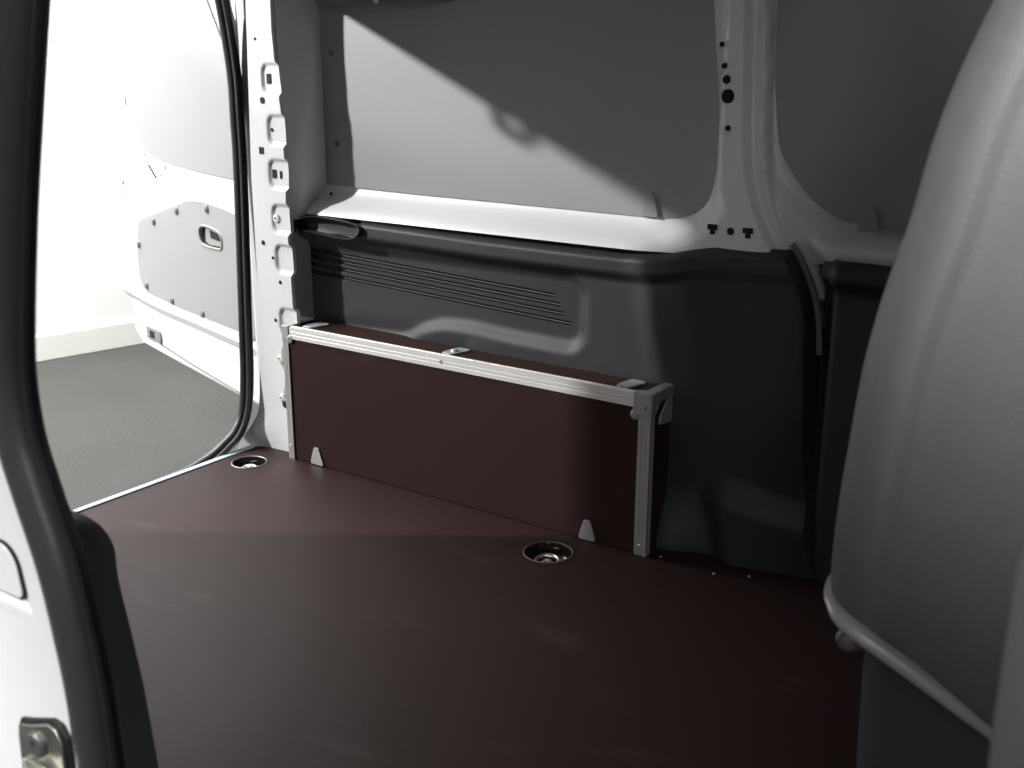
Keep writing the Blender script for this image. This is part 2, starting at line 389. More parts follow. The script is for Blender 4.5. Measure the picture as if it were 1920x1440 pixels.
c1 = dup(r0, (-.925, psurf(-.925, .214), .214)); c2 = dup(r0, (-.926, psurf(-.926, .124), .124))
hd = lathe('rivet_pin', (-.919, psurf(-.9175, .522)-.0046, .523), (0, -1, 0), [(.0018, 0), (.0018, .0011)], hole, rp, n=8)
dup(hd, (-.927, psurf(-.925, .214)-.0046, .216)); dup(hd, (-.928, psurf(-.926, .124)-.0046, .126))
lathe('rubber_plug', (-.910, .030, .118), (1, -.2, 0), [(.016, 0), (.015, .010), (.010, .014), (0, .0145)], rubber, rp)
# outer rear frame behind the seal
box('rear_frame', (-1.045, .066, -.16), (-1.012, .30, 1.16), paint, van, .006)

# --- rear aperture seal ---
sp = [(-1.022, -.030, 1.12), (-1.022, .012, 1.04), (-1.022, .036, .962), (-1.022, .0545, .824), (-1.022, .056, .72), (-1.022, .056, .636), (-1.022, .052, .52), (-1.022, .047, .404), (-1.022, .041, .27), (-1.022, .036, .161), (-1.022, .025, .085), (-1.022, .002, .040), (-1.022, -.036, .014), (-1.024, -.10, -.012), (-1.026, -.22, -.026), (-1.028, -.60, -.032), (-1.028, -1.15, -.032)]
def shift(P, d): return [V(p)+V(d) for p in P]
sealc = catmull(shift(sp, (-.012, -.010, 0)), 7)
def sweepn(name, path, prof, m, parent, **kw): return sweep(name, path, prof, m, parent, upv=(1, 0, 0), **kw)
rs = sweepn('rear_door_seal', sealc, circ(.0165, 16, .014), rubber, van, label='black rubber seal round the rear opening')
sweepn('seal_lip', catmull(shift(sp, (.004, -.020, .001)), 7), circ(.0045, 8), greyrub, rs)
# header over rear opening and latch
box('rear_door', (-1.075, -1.25, -.10), (-1.03, -.60, 1.16), paint, van, .008, label='narrow rear door leaf left closed')
hb = box('rear_header', (-1.03, -1.18, 1.045), (-.985, .30, 1.16), paint, van, .006)
lt = sweep('latch_striker', catmull([(-1.0, -.365, 1.05), (-1.0, -.365, 1.022), (-1.0, -.355, 1.016), (-1.0, -.332, 1.016), (-1.0, -.322, 1.022), (-1.0, -.322, 1.05)], 4), circ(.008, 10), darksteel, van, upv=(1, 0, 0))
# --- roof and outer skins ---
box('roof', (-1.15, -1.36, 1.162), (2.2, .32, 1.19), paint, van, .004)
box('roof_edge_rail', (-.86, .075, 1.02), (.95, .118, 1.161), paint, van, .01)
rl = sweep('grab_rail', catmull([(-.845, .112, .962), (-.80, .088, .958), (-.72, .082, .953), (-.62, .084, .954), (-.54, .094, .959), (-.50, .118, .966)], 6), circ(.0125, 12, .009), beige, van, upv=(0, 1, 0), label='brownish grab rail under the roof edge')
lathe('rail_screw', (-.657, .0750, .955), (0, -1, 0), [(.007, 0), (.006, .003), (0, .0035)], zinc, rl)
box('outer_side', (-1.16, .30, -.20), (2.2, .33, 1.16), paint, van, 0)
box('front_light_block', (2.17, -1.36, -.3), (2.20, .30, 1.16), blackpl, van, 0)  # unseen dark wall, added to keep light out of the cab end
box('near_rear_side', (-1.16, -1.40, -.25), (.06, -1.22, 1.16), paint, van, .01)
box('sill_underbody', (-1.014, -1.34, -.24), (2.1, .28, -.03), paint, van, .01)

# --- sill strip at the rear edge of the floor ---
prism('sill_strip', [(-.9985, -1.15, .0004), (-.9985, .012, .0004), (-1.0140, .004, .0004), (-1.0140, -1.15, .0004)], (0, 0, .0022), stripm, van, bw=.001, label='pale aluminium sill strip at the rear edge')

# --- black side lining with grille ---
slots = [(.452, .4255), (.437, .4095), (.4215, .393), (.404, .3765)]     # z at x=-.915 and at front end
fe = [-.259, -.247, -.235, -.221]
def slot_z(k, x):
    a, b = slots[k]; return lerp(a, b, (x+.915)/(fe[k]+.915))
def top_z(x): return pw(x, [(-.90, .524), (-.842, .541), (-.693, .536), (-.411, .530), (-.10, .529), (-.04, .533), (.01, .543), (.06, .553), (.12, .552), (.22, .556), (.30, .556)])
SH = .0043
rows = []     # (key, offset) resolved per x
def row_z(spec, x):
    k = spec[0]
    if k == 't': return lerp(slot_z(0, x)+.012, top_z(x), spec[1])
    if k == 's': return slot_z(spec[1], x)+spec[2]
    if k == 'b': return lerp(-.004, slot_z(3, x)-.012, spec[1])
rows += [('b', t) for t in rng(0, 1, 1/60)]
for k in (3, 2, 1, 0):
    for off in (-SH-.0012, -SH, -SH+.0005, -.0005, SH-.0005, SH, SH+.0012): rows.append(('s', k, off, abs(off) < SH-.0001))
rows += [('t', t) for t in rng(0, 1, 1/34)]
cols = rng(-.898, -.886, .006)+[-.8853, -.884]+rng(-.88, -.28, .008)
for f in fe: cols += [f-.0015, f-.0005]
cols += rng(-.21, .262, .0068); cols = sorted(set(round(c, 5) for c in cols))
def xlim(z): return pw(z, [(0, .292), (.07, .270), (.20, .252), (.36, .243), (.44, .238), (.50, .221), (.535, .205), (.56, .190)])
def lin_y(x, z, tz):
    t = tz-z                      # distance below the top edge
    y = .082
    led = ss(.10, -.20, x)        # ledge fades toward the pillar
    y -= (.021*ss(0.0, .018, t)*ss(.060, .036, t))*(.25+.75*led)
    y += .016*ss(.012, .0, t)
    # recessed field holding the grille
    lowz = pws(x, .03, [(-.9, .27), (-.62, .285), (-.575, .312), (-.52, .331), (-.45, .334), (-.36, .328), (-.25, .326), (-.20, .326)])
    d = sdf_rr(x, z, -1.1, lowz, -.183, .476, .045)
    y += .015*(1-ss(-.022, .008, d))
    if x < -.45: y += .004*ss(.33, .27, z)
    dpk = sdf_rr(x, z, -.888, .494, -.706, .531, .014)
    y += .022*(1-ss(-.010, -.001, dpk))
    # shallow dished area in front of the wheel arch
    y += .012*math.exp(-((x-.08)/.10)**2-((z-.36)/.14)**2)
    y -= .016*math.exp(-((x+.045-(.46-z)*.2)/.030)**2-((z-.42)/.13)**2)  # added bulge, shaped to give a bright upright patch
    # foot bulge
    e = sdf_rr(x, z, .075+.25*(.13-z if z < .13 else 0), -.2, .5, pw(x, [(.05, .128), (.12, .135), (.2, .118), (.3, .10)]), .03)
    y -= .026*(1-ss(-.034, .022, e))
    y += .030*ss(.10, .30, x)*ss(.35, .0, z)
    y -= .035*ss(.12, -.0, z)*ss(.10, .0, x)
    # front edge rolls back
    y += .030*ss(.014, -.002, xlim(z)-x)
    # rear edge rolls back
    y += .020*ss(-.888, -.899, x)
    return y
# the lining's front edge follows the channel: squeeze columns above z=.44
def lx(x, z):
    lim = xlim(z)
    return x if x < .10 else lerp(.10, lim, (x-.10)/.162)
vs = []; fs = []; n = len(cols)
for sp_ in rows:
    for x in cols:
        z = row_z(sp_, x); X = lx(x, z); z = row_z(sp_, X) if sp_[0] != 's' else z
        y = lin_y(X, z, top_z(X))
        if sp_[0] == 's' and sp_[3] and -.8845 < x < fe[sp_[1]]-.0007: y += .012
        vs.append((X, y, z))
for j in range(len(rows)-1):
    for i in range(n-1): fs.append((j*n+i, j*n+i+1, (j+1)*n+i+1, (j+1)*n+i))
lin = mk('side_lining', vs, fs, blackpl, van, smooth=38, label='black grained plastic lining with a slotted grille and raised upper ledge')
for k in range(4):
    P = [V((x, .1045, slot_z(k, x)-.0010)) for x in (-.882, fe[k]-.002)]
    sweep('louvre', P, [(-.0009, -.004), (.0009, -.004), (.0009, .004), (-.0009, .004)], trimpl, lin)
# stowage pocket in the ledge
pk = [(-.892, .522), (-.858, .529), (-.80, .531), (-.716, .524), (-.702, .512), (-.712, .499), (-.735, .492), (-.78, .493), (-.86, .500), (-.884, .503), (-.893, .510)]
def pocket():
    pth = catmull([(x, 0, z) for x, z in pk]+[(pk[0][0], 0, pk[0][1])], 4)[:-1]
    c = V((sum(p.x for p in pth)/len(pth), 0, sum(p.z for p in pth)/len(pth))); n = len(pth); vs = []; fs = []
    for s, y in ((1.015, .060), (1.005, .0500), (.985, .0500), (.965, .052), (.94, .068), (.6, .070), (.02, .070)):
        for p in pth: q = c+(p-c)*s; vs.append((q.x if s > .9 else c.x+(p.x-c.x)*s, y, q.z))
    for k in range(6):
        for i in range(n): j = (i+1) % n; fs.append((k*n+i, k*n+j, (k+1)*n+j, (k+1)*n+i))
    o = mk('stowage_pocket', vs, fs, blackpl, lin, smooth=45)
    return o
po = pocket()
lathe('lining_cap', (-.893, .050, .508), (0, -1, 0), [(.019, 0), (.018, .006), (.012, .0085), (0, .009)], blackpl, lin)
# second lining beyond the channel, next to the seat
def l2(x, z):
    t = .548-z
    return .088-.022*ss(0, .014, t)*ss(.05, .03, t)+.022*ss(.275, .255, x)+.03*ss(.25, .235, x)
_l2 = l2
def l2(x, z):
    xl = pw(z, [(0, .25), (.44, .25), (.50, .240), (.548, .224)])
    return _l2(x, z)+.08*ss(xl, xl-.012, x)*ss(.40, .44, z)
l2o = hfield('side_lining', rng(.210, .95, .006), rng(-.004, .548, .01), l2, blackpl, van, label='black lining behind the seat')
sweep('channel_frame_edge', catmull([(.186, .112, .562), (.206, .104, .54), (.232, .100, .49), (.246, .097, .44), (.251, .095, .39)], 6), [(-.0045, -.001), (.0045, -.001), (.0045, .004), (-.0045, .004)], mat('shaded_frame_paint', (.16, .16, .165), .5), van, label='frame edge, painted grey for shade, curving down beside the black lining')  # white frame edge, its shade put into a grey colour
# holes of the door pillar, painted as flat black discs
ph = lathe('pillar_hole', (.069, .0915, .793), (0, -1, 0), [(.0112, 0), (.0112, .0014)], hole, van, n=20)
for x, z, r in [(.054, .873, .38), (.060, .840, .42), (.065, .819, .62), (.072, .743, .42), (.087, .577, .55)]:
    c = dup(ph, (x, .0915, z)); c.scale = (r, 1, r)
rm = lathe('hole_rim', (.0675, .0915, .793), (0, -1, 0), [(.0142, -.001), (.0138, .0006), (.0124, .0009), (.0120, -.001)], paint, van, n=24, cap=False)
for x, z, r in [(.064, .819, .68), (.059, .840, .55), (.0705, .743, .62), (.0855, .577, .72)]:
    c = dup(rm, (x, .0915, z)); c.scale = (r, 1, r)
def tslot(x, z, y=.0917):
    P = [(-.009, .008), (-.009, -.001), (-.004, -.001), (-.004, -.009), (.005, -.009), (.005, -.001), (.009, -.001), (.009, .008)]
    return prism('key_slot', [(x+a, y, z+b) for a, b in P], (0, -.0014, 0), hole, van, bw=0)
tslot(.054, .578); tslot(.117, .577)
lathe('sill_hole', (-.828, .1075, .573), (0, -1, .3), [(.0035, 0), (.0035, .0012)], hole, van, n=10)

# --- rear door, swung open ---
H = V((-1.07, .14, 0)); D = V((-.957, .29, 0)).normalized(); N = V((-.29, -.957, 0)).normalized()   # N: towards inside/camera
def dp(s, z, o=0): p = H+D*s+N*o; return (p.x, p.y, z)
sil = [(.95, 1.10), (.952, .997), (.892, .883), (.860, .741), (.872, .65), (.896, .563), (.925, .40), (.936, .249), (.930, .205), (.912, .180), (.908, .15), (.912, .092), (.900, .060), (.849, .033), (.5, .028), (.0, .024), (.0, 1.10)]
vs = []
door = prism('rear_door', [dp(s, z, 0) for s, z in sil], tuple(-N*.05), paint, van, bw=.008, label='white rear door leaf swung open beyond the rear pillar')
# pressed ridge and lower skirt
P = [V(dp(s, z, .000)) for s, z in ((.932, .186), (.80, .178), (.687, .174), (.45, .176), (.144, .178), (.0, .178))]
sweep('door_ridge', catmull(P, 5), [(-.016, -.01), (-.012, .010), (-.004, .017), (.006, .014), (.020, .003), (.024, -.01)], paint, door, upv=tuple(N), closed=True)
P = [V(dp(s, z, .0)) for s, z in ((.70, .060), (.45, .046), (.0, .030))]
sweep('crease_shade_strip', catmull(P, 5), [(-.004, -.01), (0, .004), (.004, -.01)], greyrub, door, upv=tuple(N))  # dark strip painted for the shade along the pressed crease
# raised border around the upper panel
up_ = [(.905, 1.08), (.900, .99), (.845, .86), (.792, .729), (.776, .685), (.752, .645), (.715, .615), (.648, .595), (.57, .584), (.489, .579), (.3, .573), (.114, .572), (.09, .60), (.098, .775), (.15, .88), (.222, .974), (.29, 1.08)]
prism('door_panel', [dp(s, z, .001) for s, z in up_], tuple(N*.004), doorgrey, door, bw=.001, label='upper grey lining panel')
lo_ = [(.791, .239), (.797, .28), (.792, .33), (.778, .379), (.758, .402), (.730, .414), (.60, .448), (.457, .484), (.42, .495), (.387, .499), (.33, .503), (.274, .502), (.18, .497), (.06, .485), (.05, .21), (.149, .206), (.246, .205), (.532, .200), (.739, .204), (.77, .214)]
hh = [(.343, .432), (.332, .441), (.300, .445), (.235, .440), (.215, .428), (.212, .415), (.216, .402), (.232, .396), (.31, .394), (.334, .400), (.343, .415)]
lowp = slab_holes('door_panel', [lo_, hh], lambda s, z: dp(s, z, .012), lambda s, z: dp(s, z, .001), doorgrey, door, label='lower grey lining panel with handle opening')
rim = [V(dp(s, z, .012)) for s, z in hh+hh[:2]]
sweep('handle_rim', catmull(rim, 3), circ(.0035, 8), mat('taupe_rim', (.25, .235, .22), .5), lowp, upv=tuple(N))
prism('handle_well', [dp(s, z, .004) for s, z in hh], tuple(-N*.002), hole, lowp, bw=0)
prism('door_handle', [dp(s, z, .003) for s, z in [(.318, .437), (.300, .441), (.225, .434), (.220, .402), (.300, .397), (.322, .405)]], tuple(N*.004), mat('handle_grey', (.28, .27, .265), .4), lowp, bw=.0015)
prism('handle_gap', [dp(s, z, .0073) for s, z in [(.290, .436), (.225, .431), (.222, .414), (.286, .417)]], tuple(N*.0012), hole, lowp, bw=0)
s0 = None
for s, z in [(.645, .417), (.479, .464), (.287, .489), (.773, .338), (.740, .225), (.56, .212), (.36, .211), (.10, .209), (.10, .40)]:
    p = dp(s, z, .0125)
    if s0 is None: s0 = lathe('screw', p, tuple(N), [(.0105, 0), (.0098, .003), (.006, .005), (0, .0055)], screwm, lowp, n=14)
    else: dup(s0, p)
lp = prism('door_latch', [dp(s, z, .0) for s, z in [(.795, .098), (.70, .098), (.692, .090), (.69, .070), (.70, .062), (.795, .060)]], tuple(N*.006), mat('latch_dark', (.2, .19, .185), .5), door, bw=.002)
prism('latch_pin', [dp(s, z, .0062) for s, z in [(.765, .090), (.735, .090), (.735, .072), (.765, .070)]], tuple(N*.002), hole, lp, bw=0)
prism('pressed_slot', [dp(s, z, .0005) for s, z in [(.680, .565), (.672, .566), (.628, .536), (.633, .533)]], tuple(N*.0015), hole, door, bw=0)
for s, z, r in [(.70, .592, .5), (.56, .567, .5), (.60, .545, .4), (.885, .50, 1.0), (.885, .46, .5)]:
    lathe('door_hole', dp(s, z, .0005), tuple(N), [(.007*r, 0), (.007*r, .0015)], screwm, door, n=10)
for s, z in [(.862, .972), (.80, .752)]:
    P = [V(dp(s, z, .004)), V(dp(s, z-.028, .004)), V(dp(s-.002, z-.034, .004)), V(dp(s+.035, z-.034, .004))]
    sweep('panel_tab', P, circ(.0022, 6), mat('tab_grey', (.5, .5, .5), .5), door, upv=tuple(N))
# black window seal sliver of the door near the pillar
sweep('door_window_seal', catmull([V((-1.075, .075, 1.10)), V((-1.07, .060, .97)), V((-1.06, .066, .90)), V((-1.055, .070, .82)), V((-1.05, .062, .74))], 6), circ(.020, 12, .010), rubber, door, upv=(1, 0, 0))

# --- sliding door aperture: near seal, jamb, inner trim ---
ns = [(x-.002, z) for x, z in [(.47, 1.15), (.41, 1.08), (.365, .99), (.340, .93), (.324, .88), (.309, .83), (.2945, .78), (.280, .72), (.2745, .685), (.2765, .65), (.286, .62), (.3005, .58), (.309, .54), (.3145, .50), (.317, .45), (.323, .38), (.330, .30), (.336, .20), (.35, .05), (.40, -.02), (.50, -.05), (.8, -.05)]]
npth = catmull([(x, -1.3, z) for x, z in ns], 6)
sl = sweep('sliding_door_seal', npth, circ(.0148, 20, .013), mat('seal_rubber', (.034, .034, .035), .40, bump=.08, bscale=500), van, label='thick black rubber seal round the sliding door opening')
sweep('seal_lip', catmull([(x+.0140, -1.300, z-.001) for x, z in ns], 6), circ(.0034, 8), rubber, sl)
# white jamb outside the seal, with a rounded cut-out
def nx(z): return pw(z, sorted([(b, a) for a, b in ns[:19]]))
jz = rng(.05, 1.12, .03)
outl = [(nx(z)-.004, z) for z in jz]+[(-.02, 1.12), (-.02, .05)]
cut = rrect(.205, .5365, .2695, .5500, (.004, .004, .002, .002))
# top corner leans with the pillar
cut = [(x-(z-.56)*.18, z) for x, z in cut]
jy = lambda x, z: -1.304-.10*max(0, nx(z)-.035-x)**1.5*1.6
jamb = slab_holes('door_jamb', [outl, cut], lambda x, z: (x, -1.306, z), lambda x, z: (x, -1.298, z), paint, van, bw=0, label='white door jamb with striker plate, left foreground')
cg = prism('cover_gap_shade', [(x-(z-.56)*.18, -1.3064, z) for x, z in rrect(.188, .5495, .2700, .5845, (.004, .007, .014, .01))], (0, -.0010, 0), rubber, jamb, bw=0)  # black rim painted as the dark gap round the cover plate
prism('cover_plate', [(x-(z-.56)*.18, -1.3075, z) for x, z in rrect(.19, .5512, .2685, .5832, (.004, .006, .013, .01))], (0, -.0012, 0), paint, jamb)
prism('jamb_recess', [(.18, -1.290, .52), (.285, -1.290, .52), (.285, -1.290, .60), (.18, -1.290, .60)], (0, .004, 0), rubber, jamb, bw=0)
prism('recess_ledge', [(.19, -1.302, .530), (.276, -1.302, .533), (.275, -1.293, .5492), (.19, -1.293, .5492)], (0, .001, 0), paint, jamb, bw=0)
st = [(x-.002, z) for x, z in [(.246, .425), (.2475, .458), (.252, .466), (.264, .4695), (.286, .4775), (.2945, .4765), (.3005, .469), (.3015, .452), (.300, .425), (.292, .40), (.26, .40), (.248, .408)]]
sg = prism('striker_gasket', [(x, -1.3062, z) for x, z in st], (0, -.003, 0), rubber, jamb, bw=.001)
cxs, czs = .2735, .4445
sk_ = prism('striker_plate', [(cxs+(x-cxs)*.86, -1.3093, czs+(z-czs)*.90) for x, z in st], (0, -.0025, 0), chrome, jamb, bw=.0008)
lathe('striker_bolt', (.270, -1.3120, .4565), (0, -1, 0), [(.0086, 0), (.0086, .0014), (.0070, .0026), (.0030, .0026), (.0026, .0005), (0, .0005)], darksteel, sk_, n=24)
for x in (.259, .286):
    lathe('striker_pin', (x, -1.3120, .4335), (0, -1, 0), [(.0050, 0), (.0050, .0015), (.0035, .004), (.0012, .0045), (0, .0045)], chrome, sk_, n=16)
sweep('striker_bar', catmull([(.256, -1.3135, .440), (.265, -1.316, .4445), (.277, -1.316, .4440), (.289, -1.3135, .440)], 5), circ(.0022, 8), chrome, sk_)
# coarse black trim inside the opening
tr = [(.180, .551), (.196, .5495), (.209, .545), (.220, .534), (.2265, .51), (.235, .475), (.243, .435), (.2475, .40), (.252, .36), (.258, .30), (.264, .2), (.27, .0)]
tp = catmull([(x-.008*ss(.55, .50, z), -1.22, z) for x, z in tr], 5)
vs = []; fs = []
prof = [(.000, .010), (.000, .006), (-.0015, .004), (-.007, -.003), (-.010, -.005), (-.050, -.009), (-.060, -.008), (-.060, .014)]
for i, p in enumerate(tp):
    for a, b in prof: vs.append((p.x+a-(.01 if a < -.01 else 0)*ss(.56, .50, p.z), p.y+b, p.z-(0 if a > -.01 else .004)))
n = len(prof)
for i in range(len(tp)-1):
    for j in range(n-1): fs.append((i*n+j, i*n+j+1, (i+1)*n+j+1, (i+1)*n+j))
fs.append(tuple(range(n)))
mk('opening_trim', vs, fs, trimpl, van, smooth=50, label='coarse black plastic trim strip beside the seal')
# front pillar trim at the right edge, close to the camera
vs = []; fs = []; Z = rng(-.1, 1.1, .05)
for z in Z:
    x0 = pw(z, [(-.1, .796), (.45, .791), (.645, .787), (.69, .787), (.74, .790), (.79, .812), (.9, .86), (1.1, .95)])
    for i in range(9):
        a = math.pi*.5*i/8; vs.append((x0+.022*(1-math.sin(a)), -1.30+.03*(1-math.cos(a))-.0, z))
    vs.append((x0+.25, -1.33, z))
    vs.append((x0+.25, -1.20, z)); vs.append((x0+.03, -1.24, z))
n = 12
for j in range(len(Z)-1):
    for i in range(n-1): fs.append((j*n+i, j*n+i+1, (j+1)*n+i+1, (j+1)*n+i))
mk('front_pillar_trim', vs, fs, mat('pillar_trim_grey', (.03, .03, .031), .55, bump=.2, bscale=500), van, smooth=60, label='grey pillar trim at the right picture edge')

# ================================================================== plywood floor with lashing cups
T1 = (-.152, -.083, .0425); T2 = (-.9365, -.071, .036)
def circle2(c, r, n=36): return [(c[0]+r*math.cos(2*math.pi*i/n), c[1]+r*math.sin(2*math.pi*i/n)) for i in range(n)]
flr = thing('plywood_load_deck', 'dark brown plywood load deck covering the bottom of the van', 'load deck', (0, -.6, 0))
outline = [(-1.0, -1.15), (1.6, -1.15), (1.6, .16), (.30, .14), (.24, .115), (.03, .06), (-.86, .06), (-.86, .029), (-.992, .029), (-1.0, .012)]
brd = slab_holes('floor_board', [outline, circle2(T1, T1[2]), circle2(T2, T2[2])], lambda x, y: (x, y, 0), lambda x, y: (x, y, -.012), plyfloor, flr)
for c in (T1, T2):
    k = c[2]/.0425
    cup = lathe('lashing_cup', (c[0], c[1], 0), (0, 0, 1), [(.0445*k, .0002), (.0440*k, .0012), (.0412*k, .0012), (.0400*k, -.002), (.0385*k, -.018), (.030*k, -.022), (.0295*k, -.023), (0, -.023)], cupm, flr, n=40, cap=False)
    lathe('cup_edge', (c[0], c[1], 0), (0, 0, 1), [(.0447*k, .0003), (.0450*k, .0015), (.0442*k, .0020), (.0436*k, .0014)], edgewood if c is T1 else zinc, cup, n=40, cap=False)
    # folding lashing ring lying on the cup floor
    ring = []
    for i in range(25):
        t = 2*math.pi*i/24; ring.append(V((c[0]+.0215*k*math.cos(t)+.002, c[1]+.0195*k*math.sin(t)-.004, -.0145+.003*math.sin(t))))
    vs = []; fs = []; m_ = 8
    for i, p in enumerate(ring[:-1]):
        t = 2*math.pi*i/24; rad = V((math.cos(t), math.sin(t), 0))
        for j in range(m_):
            a = 2*math.pi*j/m_; vs.append(p+rad*.0042*k*math.cos(a)+V((0, 0, 1))*.0042*k*math.sin(a))
    for i in range(24):
        for j in range(m_): fs.append((i*m_+j, i*m_+(j+1) % m_, ((i+1) % 24)*m_+(j+1) % m_, ((i+1) % 24)*m_+j))
    mk('lashing_ring', vs, fs, chrome, cup, smooth=60)
    lathe('cup_bolt', (c[0]+.001, c[1]-.004, -.021), (0, 0, 1), [(.0145*k, 0), (.0145*k, .003), (.011*k, .0045), (.0085*k, .008), (.0055*k, .008), (.0050*k, .005), (0, .005)], chrome, cup, n=22)
    b = box('ring_bracket', (c[0]+.018*k, c[1]-.012, -.022), (c[0]+.032*k, c[1]+.006, -.0135), chrome, cup, .002)
lathe('floor_screw', (-.93, -.1235, .0002), (0, 0, 1), [(.004, 0), (.003, .0008), (0, .001)], hole, flr, n=10)
fsx = lathe('floor_screw', (.022, .018, .0), (0, 0, 1), [(.0028, 0), (.0022, .0016), (0, .002)], zinc, flr, n=10)
for p in [(.128, .010, 0), (.182, .035, 0)]: dup(fsx, p)

# ================================================================== wheel arch box
L, Hh = .886, .30
wb_ = thing('wheel_arch_box', 'low brown plywood box with aluminium edging over the wheel arch', 'wheel arch box', (-.443, .05, 0))
box('front_board', (-L+.004, .0035, .0015), (-.004, .0125, Hh-.004), plybox, wb_, .0006)
box('top_board', (-L+.004, .0130, Hh-.0130), (-.004, .098, Hh-.0035), plybox, wb_, .0006)
box('end_board', (-.0125, .0130, .0015), (-.0035, .098, Hh-.0135), plybox, wb_, .0006)
def angle_profile(ax, a0, a1, corner, s1, s2, wid1, wid2, name, m):
    """extruded corner trim with grooves: leg 1 lies on face 1, leg 2 on face 2"""
    pr = []
    g = [0, .30, .33, .36, .39, .60, .63, .66, .69, 1]
    d1 = [0, 0, .0009, .0009, 0, 0, .0009, .0009, 0, 0]
    for t, d in zip(g, d1): pr.append((t*wid1, d))       # along leg1, inset from face1
    pr.append((wid1, .0035))
    pr.append((.0035, .0035))
    out = [(0+p[0], p[1]) for p in pr]
    # leg 2 points
    out2 = [(.0035, wid2), (0, wid2), (0, wid2*.66), (.0008, wid2*.62), (.0008, wid2*.55), (0, wid2*.52)]
    allp = out+out2
    vs = []
    c = V(corner)
    for a in (a0, a1):
        for p, q in allp:
            v = c+V(s1)*p+V(s2)*q; v = V(v); v['xyz'.index(ax)] = a; vs.append(v)
    n = len(allp); fs = [(i, (i+1) % n, n+(i+1) % n, n+i) for i in range(n)]
    o = mk(name, vs, fs, m, wb_, smooth=25)
    return o
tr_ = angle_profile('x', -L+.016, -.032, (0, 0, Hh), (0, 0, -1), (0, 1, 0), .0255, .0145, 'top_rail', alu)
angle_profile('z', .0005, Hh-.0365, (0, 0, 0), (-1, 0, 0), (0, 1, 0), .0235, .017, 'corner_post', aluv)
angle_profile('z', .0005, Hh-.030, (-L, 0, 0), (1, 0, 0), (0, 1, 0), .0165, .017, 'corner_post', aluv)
lathe('rail_screw', (-.456, -.0001, .2885), (0, -1, 0), [(.0042, 0), (.0034, .0012), (.0012, .0014), (.0010, .0004), (0, .0004)], zinc, tr_, n=14)
posts = [c for c in wb_.children if c.name.startswith('corner_post')]
for x, z, pr_ in ((-.012, .018, posts[0]), (-L+.008, .030, posts[1])):
    lathe('post_screw', (x, -.0001, z), (0, -1, 0), [(.0046, 0), (.0036, .0012), (.0014, .0014), (.0012, .0004), (0, .0004)], zinc, pr_, n=14)
# corner castings
def casting(xc, sx, narrow):
    w = .034 if not narrow else .020
    cap = box('corner_cap', (min(xc, xc+sx*w), -.0020, Hh-.0375 if not narrow else Hh-.031), (max(xc, xc+sx*w), .0015, Hh+.0015), castalu, wb_, .0014)
    # top arm running back to the lining
    a = [(xc, -.0018), (xc+sx*w, -.0018), (xc+sx*w, .013), (xc+sx*(.019), .022), (xc+sx*.017, .080), (xc, .080)]
    prism('cap_top_arm', [(x, y, Hh-.0005) for x, y in a], (0, 0, .0024), castalu, cap, bw=.0008)
    if sx < 0:
        s = [(-.0018, Hh+.0015), (.080, Hh+.0015), (.080, Hh-.0165), (.036, Hh-.018), (.020, Hh-.026), (.0175, Hh-.0375), (-.0018, Hh-.0375)]
        prism('cap_side_arm', [(.0005, y, z) for y, z in s], (.0022, 0, 0), castalu, cap, bw=.0008)
        lathe('cap_screw', (.0027, .019, Hh-.026), (1, 0, 0), [(.0026, 0), (.002, .0012), (0, .0014)], zinc, cap, n=10)
        prism('cap_slot', [(-.0095, -.0021, Hh-.027), (-.0075, -.0021, Hh-.027), (-.0075, -.0021, Hh-.020), (-.0095, -.0021, Hh-.020)], (0, -.0003, 0), hole, cap, bw=0)
    for x, y in ((xc+sx*.021, .010), (xc+sx*.009, .052)):
        lathe('cap_screw', (x, y, Hh+.0019), (0, 0, 1), [(.0028, 0), (.002, .0010), (0, .0012)], zinc, cap, n=10)
    lx_ = xc+sx*(.030 if not narrow else .0205); lz = Hh-.0385 if not narrow else Hh-.026
    lobe = lathe('cap_lobe', (lx_, .0030, lz), (0, -1, 0), [(.0098, 0), (.0095, .0035), (.006, .005), (.003, .0052), (.0025, .003), (0, .003)], castalu, cap, n=20)
casting(.0, -1, False); casting(-L, 1, True)
# angle brackets: half of each lies on the box, the foot lies on what it is screwed to
def rounded(pts, r=.25):
    out = []; n = len(pts)
    for i in range(n):
        p = V(pts[i]); a = V(pts[i-1]); b = V(pts[(i+1) % n])
        for t in (0, .35, .65, 1):
            q0 = p.lerp(a, r*(1-t)); q1 = p.lerp(b, r*t); out.append(q0.lerp(q1, t))
    return out
def bracket_front(x, lab, w=.038, h=.040):
    P = [(x-w/2, 0, .0018), (x-w*.47, 0, h*.30), (x-w*.22, 0, h), (x+w*.14, 0, h), (x+w/2, 0, .0018)]
    P = [V((p[0], .0036, p[2])) for p in P]
    prism('bracket', rounded(P, .16), (0, -.0035, 0), zinc, wb_, bw=.0010, label=lab)
bracket_front(-.801, 'grey tapered bracket at the rear end of the front board')
bracket_front(-.121, 'grey tapered bracket near the lashing cup', .036)
def bracket_top(x, lab):
    P = [V((x-.016, .023, 0)), V((x+.008, .023, 0)), V((x+.021, .066, 0)), V((x+.012, .074, 0)), V((x-.012, .074, 0)), V((x-.018, .040, 0))]
    b = prism('bracket', [V((p.x, p.y, Hh-.0034)) for p in rounded(P, .16)], (0, 0, .0034), zinc, wb_, bw=.0010, label=lab)
    return b
bracket_top(-.832, 'top bracket near the rear corner'); b2 = bracket_top(-.455, 'top bracket at mid length'); bracket_top(-.066, 'top bracket near the front corner')
lathe('bracket_screw', (-.456, .045, Hh+.0001), (0, 0, 1), [(.008, 0), (.0065, .0035), (0, .004)], zinc, b2, n=12)
